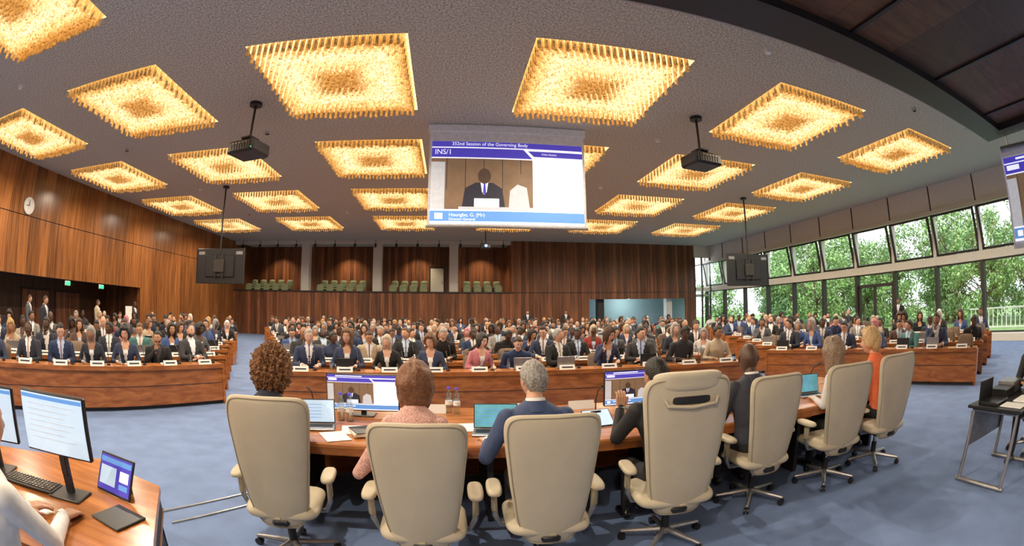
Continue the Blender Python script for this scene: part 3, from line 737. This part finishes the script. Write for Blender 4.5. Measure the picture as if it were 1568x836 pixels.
def desk_row(pts,k,occ=.86,seatk='beigech',gap=.72):
    at,Lg=resample(pts,0);b=MB()
    sweep(b,at,Lg,rect(0,.46,.715,.75),'top');sweep(b,at,Lg,rect(.03,.07,.07,.715),'desk');sweep(b,at,Lg,rect(.09,.12,0,.07),'dk');sweep(b,at,Lg,rect(-.015,.0,.68,.755),'desk')
    if k<3: sweep(b,at,Lg,rect(.025,.03,.40,.41),'dk')
    for s_ in(0,Lg):
        p,d=at(s_);nn=Vector((-d.y,d.x,0));c=p+nn*.24;a=math.atan2(d.y,d.x);b.box((c.x,c.y,.36),(.05,.44,.71),'desk',rz=a)
    b.obj("delegate_desk",smooth=False)
    n=int(Lg/gap);pl=MB();mc=MB();lp=MB();ch=MB();near=k<3
    for i in range(n):
        p,d=at((i+.5)*Lg/n);nn=Vector((-d.y,d.x,0));a=math.atan2(d.y,d.x)
        c=p+nn*.74;T=Matrix.Translation((c.x,c.y,0))@Matrix.Rotation(a+pi,4,'Z')
        if rp.random()<occ:
            if rp.random()<.85 or near: small_chair(ch,T@Matrix.Translation((0,-.03,0)),seatk)
            c2=c+nn*rp.uniform(-.05,.12);delegate(c2.x+rp.uniform(-.08,.08),c2.y,a+pi+rp.uniform(-.4,.4),near)
        elif near or rp.random()<.5: small_chair(ch,T@Matrix.Translation((0,-.03,0)),seatk)
        T2=Matrix.Translation((p.x,p.y,.75))@Matrix.Rotation(a,4,'Z')
        if i%2==0 or near:
            pl.add([(-.14,.05,0),(.14,.05,0),(.14,.09,.085),(-.14,.09,.085),(-.14,.13,0),(.14,.13,0)],[(0,1,2,3),(3,2,5,4)],'paper',T2)
            pl.add([(-.10,.062,.03),(.10,.062,.03),(.10,.074,.055),(-.10,.074,.055)],[(0,1,2,3)],'ink',T2)
        x=.24
        mc.cyl((x,.20,0),(x,.20,.03),.04,.035,'black',n=8,T=T2);mc.tube([(x,.20,.03),(x,.21,.15),(x-.01,.25,.26),(x-.02,.31,.31)],.006,'black',n=5,T=T2);mc.cyl((x-.02,.31,.31),(x-.02,.35,.33),.011,k='black',n=6,T=T2)
        r=rp.random()
        if r<.35:
            lp.box((0,.30,.012),(.32,.2,.018),'grey',T2,bev=.004);lp.box((0,.19,.12),(.32,.012,.21),'grey' if r<.15 else 'black',T2,bev=.004)
        elif r<.8:
            lp.box((-.02,.29,.004),(.21,.27,.006),'paper',T2,rz=rp.uniform(-.4,.4))
        if rp.random()<.35: lp.lathe((-.25,.26,0),[(.001,0),(.032,.0),(.033,.13),(.014,.18),(.014,.21),(.001,.21)],'bottle',n=8,T=T2)
    pl.obj("name_card_row",smooth=False);mc.obj("desk_microphone_row");ch.obj("delegate_chair_row")
    if lp.v: lp.obj("laptop_and_paper_row",smooth=False)
RS=1.52
for k in range(13):
    q=k*RS/1.75
    x0,x1=-2.95-.75*q,5.5+.75*q;y=8.1+RS*k;xm=(x0+x1)/2;c=.03/(1+k*.35)
    pts=[(x,y-c*(x-xm)**2) for x in np.linspace(x0,x1,5)]
    desk_row([tuple(map(float,p)) for p in pts],k,occ=.93 if k<5 else .78,seatk='beigech' if k<8 else('orch' if k%2 else 'beigech'))
for k in range(11):
    q=k*1.5/1.62/1.08
    A=(-4.3-.77*q,8.0+1.62*q)
    if q<3.4: pts=[(-8.3-1.65*q,3.6+.55*q),(-5.95-1.25*q,5.85+1.15*q),A]
    else: pts=[(-14.3,A[1]-2.2),((A[0]-14.3)/2,A[1]-.8),A]
    desk_row(pts,k,occ=.9 if k<4 else .76,seatk='orch' if k>6 else 'beigech')
    A=(7.2+.77*q,9.0+1.62*q)
    if q<3.4: pts=[A,(8.6+1.25*q,6.9+1.05*q),(9.6+1.65*q,4.2+.5*q)]
    else: pts=[A,((A[0]+16.8)/2,A[1]-.8),(16.8,A[1]-2.2)]
    desk_row(pts,k,occ=.78)
# ------------------------------------------------------------------ podium table
b=MB()
b.box((1.72,4.25,.735),(6.6,1.5,.05),'top',bev=.012);b.box((1.72,4.95,.36),(6.4,.05,.70),'desk');b.box((1.72,3.52,.69),(6.5,.03,.06),'desk')
for x in(-1.45,.3,2.0,3.5,4.9): b.box((x,4.3,.355),(.05,1.2,.70),'dk')
b.obj("podium_table",smooth=False)
def office_chair(ztop,head=False,wide=1.0):
    b=MB();zb=.33;zc=(ztop+zb)/2;zh=(ztop-zb)/2
    def Fb(u,v,t):
        w=(.245+.050*v-(.045*max(0,-v)**3))*wide;z=zc+v*zh
        y=-.27-.05*v+.05*u*u-.04*(1-v*v)*.6
        return (u*w,y-t,z)
    b.pillow(Fb,.075,'cream',n=64,e=8,ss=(.3,.6,.8,.9,.95,.98,.995))
    pts=[]
    for i in range(64):
        t=2*pi*i/64;c,d=math.cos(t),math.sin(t);u=math.copysign(abs(c)**(1/4),c)*.94;v=math.copysign(abs(d)**(1/4),d)*.965;pts.append(Fb(u,v,.027))
    b.tube(pts,.004,'cream2',n=6,closed=True)
    if head:
        zt=ztop-.15
        b.pillow(lambda u,v,t:(u*.17,-.357-t*.4+.03*u*u,zt+v*.026),.03,'black',n=40,e=4)
        b.tube([(-.19,-.345,zt+.01),(-.17,-.36,zt-.03),(0,-.375,zt-.045),(.17,-.36,zt-.03),(.19,-.345,zt+.01)],.012,'cream',n=8)
        b.pillow(lambda u,v,t:(u*.25,-.315+.05*u*u-t,ztop-.03+v*.065),.10,'cream',n=40,e=4)
    b.pillow(lambda u,v,t:(u*.265*wide,.0+v*.27,.46+t-.02*v*v),.10,'cream',n=44,e=5)
    b.box((0,-.02,.385),(.3,.34,.06),'black',bev=.02);b.box((0,-.22,.39),(.12,.12,.05),'black',bev=.015);b.box((0,-.325,.45),(.05,.02,.02),'cream2',bev=.006)
    for s_ in(-1,1):
        b.tube([(s_*.14,-.02,.39),(s_*.29,-.02,.40),(s_*.325,-.02,.47),(s_*.33,-.02,.645)],.02,'grey',n=8)
        b.box((s_*.33,-.02,.57),(.035,.07,.14),'cream2',bev=.012)
        b.pillow(lambda u,v,t,s_=s_:(s_*.33+u*.05,.0+v*.15,.665+t),.045,'cream',n=28,e=3)
    b.cyl((0,0,.10),(0,0,.25),.032,k='black');b.cyl((0,0,.2),(0,0,.38),.02,k='chrome')
    b.cyl((0,0,.085),(0,0,.13),.05,.04,'grey',n=16)
    for i in range(5):
        a=2*pi*i/5+.3;c,s_=math.cos(a),math.sin(a)
        b.caps((.03*c,.03*s_,.11),(.33*c,.33*s_,.078),.026,.017,'grey',n=8);b.cyl((.33*c,.33*s_,.05),(.33*c,.33*s_,.085),.011,k='black',n=8)
        for q in(-1,1):
            px,py=.33*c-q*s_*.016,.33*s_+q*c*.016;b.cyl((px-s_*.009,py+c*.009,.03),(px+s_*.009,py-c*.009,.03),.03,k='black',n=14)
    return b.mesh("office_chair")
CH=[(-1.19,2.68,1.27,.12),(-.20,2.50,1.195,.0),(.58,2.55,1.22,-.03),(1.55,2.70,1.36,-.12),(2.62,3.05,1.235,-.05),(3.57,2.98,1.24,-.12),(4.41,2.95,1.25,-.1)]
for i,(x,y,zt,rz) in enumerate(CH): put("office_chair",office_chair(zt,i==3,1.14 if i in(3,5,6) else 1.02),(x+.0,y+.30,0),rz)
# foreground people (facing +Y)
def fg(name,P,loc,rz,**cl):
    P.setdefault('vox',.012);P.setdefault('hs',1.1);P['hres']=(56,44) if P.get('hair')!='curly' else (110,84);P['hdec']=.9
    me=person_mesh(name,P);o=put(name,me,loc,rz);dress(o,**cl);return o
pk=mat("pink_tweed",(.62,.36,.32),.9,var=.45,scale=110);org=mat("orange_knit",(.72,.16,.06),.85,var=.1)
blk=mat("black_suit",(.012,.012,.015),.7);nav=mat("navy_suit",(.035,.06,.15),.7);chal=mat("charcoal_suit",(.03,.033,.05),.7)
aub=mat("auburn_hair",(.20,.085,.04),.5,var=.4,scale=60,bump=.3,bscale=90);cur=mat("curly_brown_hair",(.24,.115,.05),.6,var=.6,scale=50,bump=.8,bscale=70)
gry=mat("grey_hair",(.30,.285,.27),.6,var=.5,scale=70,bump=.3,bscale=100);bln=mat("blond_hair",(.55,.37,.18),.5,var=.3,scale=60,bump=.3,bscale=80)
brn=mat("ash_brown_hair",(.24,.17,.12),.5,var=.4,scale=60,bump=.3,bscale=80);whs=mat("white_shirt",(.78,.78,.78),.7);dkb=mat("dark_dress",(.03,.035,.06),.8)
PY=.40
fg("woman_curly_hair",dict(fem=1,hair='curly',sweater=1,lean=.20,seed=3,vol=1.1),(-1.38,2.72+PY,.03),.05,skin=SK[0],hair=cur,jacket=dkb)
fg("woman_auburn_hair",dict(fem=1,hair='bob',sweater=1,lean=.18,seed=5,armL=((-.38,.0,.72),(-.24,.28,.78))),(-.25,2.55+PY,.0),0,skin=SK[0],hair=aub,jacket=pk)
fg("man_grey_hair",dict(hair='short',glasses=1,lean=.2,seed=6,fat=1.1,head=(.35,-.15,0),armL=((-.36,.08,.79),(-.32,.42,.81),(-.2,1,0))),(.58,2.6+PY,.015),0,skin=SK[0],hair=gry,jacket=nav)
fg("man_black_suit",dict(hair='short',lean=.16,seed=8,head=(.2,-.1,0),armL=((-.33,.22,.82),(-.24,.40,1.02),(.1,.1,1),(0,-1,.2)),curl=.45),(1.57,2.72+PY,-.01),0,skin=SK[1],hair=HR[0],jacket=blk)
fg("man_bald",dict(hair='bald',lean=.1,seed=9,head=(-.3,-.1,0),fat=1.15,hs=1.22),(2.62,3.05+PY-.05,.03),-.1,skin=SK[3],hair=HR[0],jacket=chal)
fg("woman_long_hair",dict(fem=1,hair='long',lean=.2,seed=10,sweater=1,head=(.3,-.1,0),vol=1.4),(3.86,3.28,-.01),0,skin=SK[4],hair=brn,jacket=JK[8])
fg("woman_blond_hair",dict(fem=1,hair='blond',lean=.16,seed=11,sweater=1,head=(.5,-.1,0),vol=1.3),(4.53,3.28,.05),.1,skin=SK[4],hair=bln,jacket=org)
fg("screen_operator",dict(sweater=1,hair='short',lean=.1,seed=12,armR=((.24,.28,.80),(.10,.50,.805),(-.10,1,-.05)),curl=.2),(-1.95,.88,0),0,skin=SK[1],hair=HR[1],jacket=whs)
fg("seated_technician",dict(sweater=1,hair='short',lean=.05,seed=13,armL=((-.28,.1,.80),(-.15,.30,.83)),armR=((.28,.1,.80),(.15,.30,.83))),(5.85,1.52,0),pi/2+.05,skin=SK[1],hair=HR[0],jacket=blk)
sm=person_mesh("standing_m",dict(stand=1,H0=.93,hair='short',tie=1,lean=.0,seed=2,armL=((-.25,.02,.72),(-.24,.12,.48)),armR=((.25,.02,.72),(.24,.12,.48))))
for (x,y,rz,j) in((-12.6,9.9,-1.2,0),(18.2,12.4,1.9,2),(-14.9,10.8,-1.0,3),(-15.0,15.2,-1.2,7),(-15.1,18.2,-1.6,0),(4.9,29.9,3.1,0),(7.5,30.2,3.1,9)):
    o=put("standing_delegate",sm,(x,y,0),rz);dress(o,rp.choice(SK),HR[1],JK[j])
# ------------------------------------------------------------------ table-top things
def laptop(loc,rz,k='scrdoc',name="laptop",w=.33):
    b=MB();b.box((0,.0,.01),(w,.23,.018),'grey',bev=.005);b.box((0,.01,.0195),(w*.88,.11,.002),'black')
    for r in range(4): b.box((0,-.02+r*.025,.021),(w*.85,.018,.003),'dk')
    b.box((0,-.075,.0195),(.1,.06,.002),'grey')
    T=Matrix.Translation((0,.115,.02))@Matrix.Rotation(math.radians(-16),4,'X')
    b.box((0,0,.11),(w,.01,.22),'black',T,bev=.004);b.box((0,-.006,.11),(w*.95,.002,.2),k,T)
    for q in range(5): b.box((-.05,-.0075,.17-q*.03),(w*.55,.001,.004),'scrlb',T)
    return b.obj(name,loc,rz)
laptop((-1.2,3.95,.76),.2,'scrdoc');laptop((.36,3.88,.76),-.12,'scrteal',w=.38);laptop((3.9,3.95,.76),-.3,'scrteal');laptop((2.75,3.95,.76),-.1,'scrdoc')
def tablet(loc,rz):
    b=MB();T=Matrix.Rotation(math.radians(-50),4,'X');b.box((0,0,.1),(.28,.01,.2),'black',T,bev=.004);b.box((0,-.006,.1),(.26,.002,.18),'scrdoc',T);b.box((0,.12,.06),(.1,.01,.13),'black');return b.obj("tablet_computer",loc,rz)
tablet((1.3,3.9,.765),.15)
def monitor(loc,rz,w,h,zc,kind='slide',name="desktop_monitor"):
    b=MB();b.box((0,0,zc),(w,.035,h),'black',bev=.008)
    T=Matrix.Translation((-w/2+.012,-.0185,zc+h/2-.012))
    if kind=='slide': slide(b,T,w-.024,h-.024)
    else:
        b.box((0,-.019,zc),(w-.024,.002,h-.024),'scrdoc');b.box((0,-.0205,zc+h/2-.03),(w-.03,.001,.02),'scrlb')
        for q in range(7): b.box((-.02*w-(q%3)*.02,-.0205,zc+h*.3-q*h*.09),(w*(.7-.06*(q%3)),.001,.004),'scrgy')
    b.box((0,.03,zc-h/2-.02),(.05,.03,.2),'black',bev=.006);b.box((0,.02,.008),(.24,.18,.014),'black',bev=.005);b.box((0,.04,(zc-h/2)/2),(.05,.03,zc-h/2),'black')
    return b.obj(name,loc,rz)
monitor((-.88,4.55,.76),0,.74,.37,.235);monitor((1.9,4.55,.76),0,.74,.37,.235)
def bottle(loc):
    b=MB();b.lathe((0,0,0),[(.001,0),(.034,0),(.036,.02),(.036,.16),(.028,.2),(.015,.235),(.014,.25),(.001,.25)],'bottle',n=20);b.lathe((0,0,.25),[(.001,0),(.017,0),(.017,.022),(.001,.022)],'scrb',n=14);b.lathe((0,0,.09),[(.0365,0),(.0367,.04)],'paper',n=20);return b.obj("water_bottle",loc)
for p in((-1.05,4.3,.76),(-.96,4.28,.76),(-.03,4.75,.76),(2.05,4.35,.76),(.05,4.7,.76)): bottle(p)
b=MB()
for i,(x,y,a) in enumerate([(-.86,3.95,.2),(-.6,4.1,-.3),(-.97,3.7,.5),(.14,4.1,.1),(-.1,3.85,-.2),(1.5,3.95,.3),(1.05,3.8,.5),(.8,4.2,0),(2.2,3.9,.2),(3.2,3.9,-.2),(-.4,3.75,.3),(1.75,3.75,-.1),(2.6,4.2,.4),(.95,4.3,.1),(3.4,4.3,.1)]):
    b.box((x,y,.764+i*.0004),(.21,.297,.004),'paper',rz=a)
    for q in range(5): b.box((x,y+.06-q*.03,.7665+i*.0004),(.14,.006,.0006),'scrgy',rz=0)
b.obj("paper_sheets",smooth=False)
b=MB();b.box((-.75,3.82,.785),(.2,.26,.03),'beige',bev=.004,rz=.4);b.box((-.75,3.82,.803),(.19,.25,.006),'black',rz=.5);b.obj("notebook_stack",smooth=False)
b=MB()
for x in(-1.38,-.2,.62,1.35,2.55,3.5,4.4):
    b.add([(x-.14,4.72,.76),(x+.14,4.72,.76),(x+.14,4.75,.85),(x-.14,4.75,.85),(x-.14,4.8,.76),(x+.14,4.8,.76)],[(0,1,2,3),(3,2,5,4)],'paper')
b.obj("podium_name_cards",smooth=False)
b=MB()
for x in(-1.35,-.45,.78,1.4,2.4,3.3,4.3):
    b.cyl((x,4.4,.76),(x,4.4,.79),.05,.045,'black',n=14);b.tube([(x,4.4,.79),(x,4.39,.93),(x,4.33,1.02),(x,4.25,1.06)],.006,'black',n=6);b.cyl((x,4.25,1.06),(x,4.2,1.08),.012,k='black',n=8)
b.obj("podium_microphones")
# ------------------------------------------------------------------ operator desk
b=MB();pg=[(-3.3,1.85),(-2.4,2.32),(-1.72,2.16),(-1.18,1.25),(-2.35,.95),(-2.9,1.1)];pg=pg[::-1]
def prism(pg,z0,z1,k):
    n=len(pg);b.add([(x,y,z0) for x,y in pg]+[(x,y,z1) for x,y in pg],[tuple(range(n))[::-1],tuple(range(n,2*n))]+[(i,(i+1)%n,n+(i+1)%n,n+i) for i in range(n)],k)
prism(pg,.72,.76,'top');cx,cy=-2.2,1.6
prism([(cx+(x-cx)*.98,cy+(y-cy)*.98) for x,y in pg],.62,.72,'dk')
prism([(cx+(x-cx)*.99,cy+(y-cy)*.99) for x,y in pg],.60,.62,'desk')
for (p,q) in(((-2.4,2.27),(-1.75,2.11)),((-1.76,2.1),(-1.5,1.68))):
    m_=((p[0]+q[0])/2,(p[1]+q[1])/2);d=Vector((q[0]-p[0],q[1]-p[1],0));b.box((m_[0],m_[1],.30),(d.length,.04,.60),'dk',rz=math.atan2(d.y,d.x))
b.obj("operator_desk",smooth=False)
monitor((-2.10,1.66,.76),.22,.52,.33,.40,'doc');monitor((-2.80,1.55,.76),.45,.52,.33,.36,'doc')
b=MB();T=Matrix.Translation((-1.88,1.86,.765))@Matrix.Rotation(-.15,4,'Z')@Matrix.Rotation(math.radians(-28),4,'X');b.box((0,0,.115),(.32,.012,.23),'black',T,bev=.004);b.box((0,-.007,.115),(.295,.002,.205),'scrb',T)
b.box((0,-.0085,.19),(.29,.001,.03),'scrlb',T);b.box((-.06,-.0085,.10),(.15,.001,.11),'scrdoc',T);b.box((.09,-.0085,.12),(.08,.001,.06),'scrw',T);b.box((.09,-.0085,.06),(.08,.001,.03),'scrlb',T)
b.box((-1.86,1.96,.80),(.12,.02,.08),'black');b.obj("operator_tablet",smooth=False)
b=MB();T=Matrix.Translation((-2.42,1.60,.765))@Matrix.Rotation(.25,4,'Z');b.box((0,0,.01),(.44,.15,.02),'black',T,bev=.005)
for r in range(5):
    for c in range(15): b.box((-.2+c*.0285,-.055+r*.027,.0225),(.022,.021,.006),'frame',T)
b.obj("keyboard",smooth=False)
b=MB();b.box((-1.66,1.64,.768),(.24,.22,.012),'black',bev=.004,rz=-.2);b.obj("closed_laptop",smooth=False)
b=MB();b.pillow(lambda u,v,t:(-1.875+u*.03,1.49+v*.052,.777+t-.012*v*v),.026,'black',n=24,e=2.6);b.obj("computer_mouse")
# ------------------------------------------------------------------ right side technician table
b=MB();T=Matrix.Translation((5.12,1.66,0))@Matrix.Rotation(-.08,4,'Z')
b.box((0,0,.735),(1.1,.72,.03),'black',T,bev=.006)
for s_ in(-.48,.48):
    b.tube([(s_-.10,-.3,.03),(s_,-.3,.70),(s_,.3,.70),(s_-.10,.3,.03)],.025,'grey',n=8,T=T);b.tube([(s_-.10,-.34,.025),(s_-.10,.34,.025)],.025,'grey',n=8,T=T)
b.box((0,.33,.5),(.95,.02,.35),'grey',T);b.obj("technician_table",smooth=False)
b=MB()
for i,(x,y,w,d,h,k) in enumerate([(-.3,.12,.34,.24,.03,'black'),(.05,.18,.3,.25,.09,'black'),(.35,.2,.3,.25,.12,'grey'),(-.35,-.18,.21,.29,.01,'paper'),(-.05,-.2,.3,.2,.02,'paper')]): b.box((x,y,.75+h/2),(w,d,h),k,T,bev=.006)
b.box((-.3,.25,.86),(.34,.015,.22),'black',T,bev=.004);b.obj("audio_equipment",smooth=False)
put("technician_chair",office_chair(1.1),(5.93,1.52,0),pi/2+.05)
b=MB();b.tube([(-2.6,3.2,.006),(-2.07,3.95,.006),(-1.6,4.6,.006)],.012,'grey',n=6);b.tube([(-2.38,3.05,.006),(-1.85,3.8,.006),(-1.4,4.5,.006)],.012,'grey',n=6);b.obj("floor_cables")
b=MB();b.box((-13.9,8.4,.74),(.8,2.4,.04),'whiter')
for y in(7.3,9.5):
    for x in(-14.2,-13.6): b.cyl((x,y,0),(x,y,.72),.02,k='grey')
b.obj("side_table")
b=MB();b.box((-13.9,8.9,1.0),(.05,.5,.35),'black',bev=.01);b.box((-13.9,8.9,.8),(.05,.06,.1),'black');b.box((-13.9,8.9,.77),(.2,.25,.015),'black');b.obj("side_monitor",smooth=False)
b=MB();b.box((-14.9,17.5,.9),(.05,.5,.7),'paper',bev=.005);b.cyl((-14.93,17.5,0),(-14.93,17.5,1.3),.02,k='grey');b.cyl((-14.93,17.5,0),(-14.93,17.5,.02),.2,k='grey',n=20);b.box((-14.9,17.5,1.45),(.04,.5,.4),'paper');b.obj("notice_stand",smooth=False)
# ------------------------------------------------------------------ world & camera
w=bpy.data.worlds.new("World");bpy.context.scene.world=w;w.use_nodes=True;bg=w.node_tree.nodes["Background"];bg.inputs[0].default_value=(.86,.93,1,1);bg.inputs[1].default_value=2.8
sd=bpy.data.lights.new("sun",'SUN');sd.energy=4;sd.angle=.1;sd.color=(1,.95,.85);so=bpy.data.objects.new("sun",sd);bpy.context.collection.objects.link(so);so.rotation_euler=(math.radians(50),0,math.radians(-20))
try: bpy.context.scene.view_settings.view_transform='Standard'
except Exception: pass
cam=bpy.data.cameras.new("camera");co=bpy.data.objects.new("camera",cam);bpy.context.collection.objects.link(co)
cam.type='PANO';cam.sensor_width=36;cam.clip_start=.05;cam.clip_end=300
tgt=cam if hasattr(cam,'panorama_type') else cam.cycles
tgt.panorama_type='FISHEYE_EQUISOLID';tgt.fisheye_lens=16.60;tgt.fisheye_fov=pi
yaw,pitch,roll=.1301,.0812,-.0042
fw=Vector((math.sin(yaw)*math.cos(pitch),math.cos(yaw)*math.cos(pitch),math.sin(pitch)));rt=Vector((math.cos(yaw),-math.sin(yaw),0));up=rt.cross(fw)
r_=rt*math.cos(roll)+up*math.sin(roll);u_=-rt*math.sin(roll)+up*math.cos(roll)
co.matrix_world=Matrix(((r_.x,u_.x,-fw.x,0),(r_.y,u_.y,-fw.y,0),(r_.z,u_.z,-fw.z,1.8),(0,0,0,1)))
bpy.context.scene.camera=co
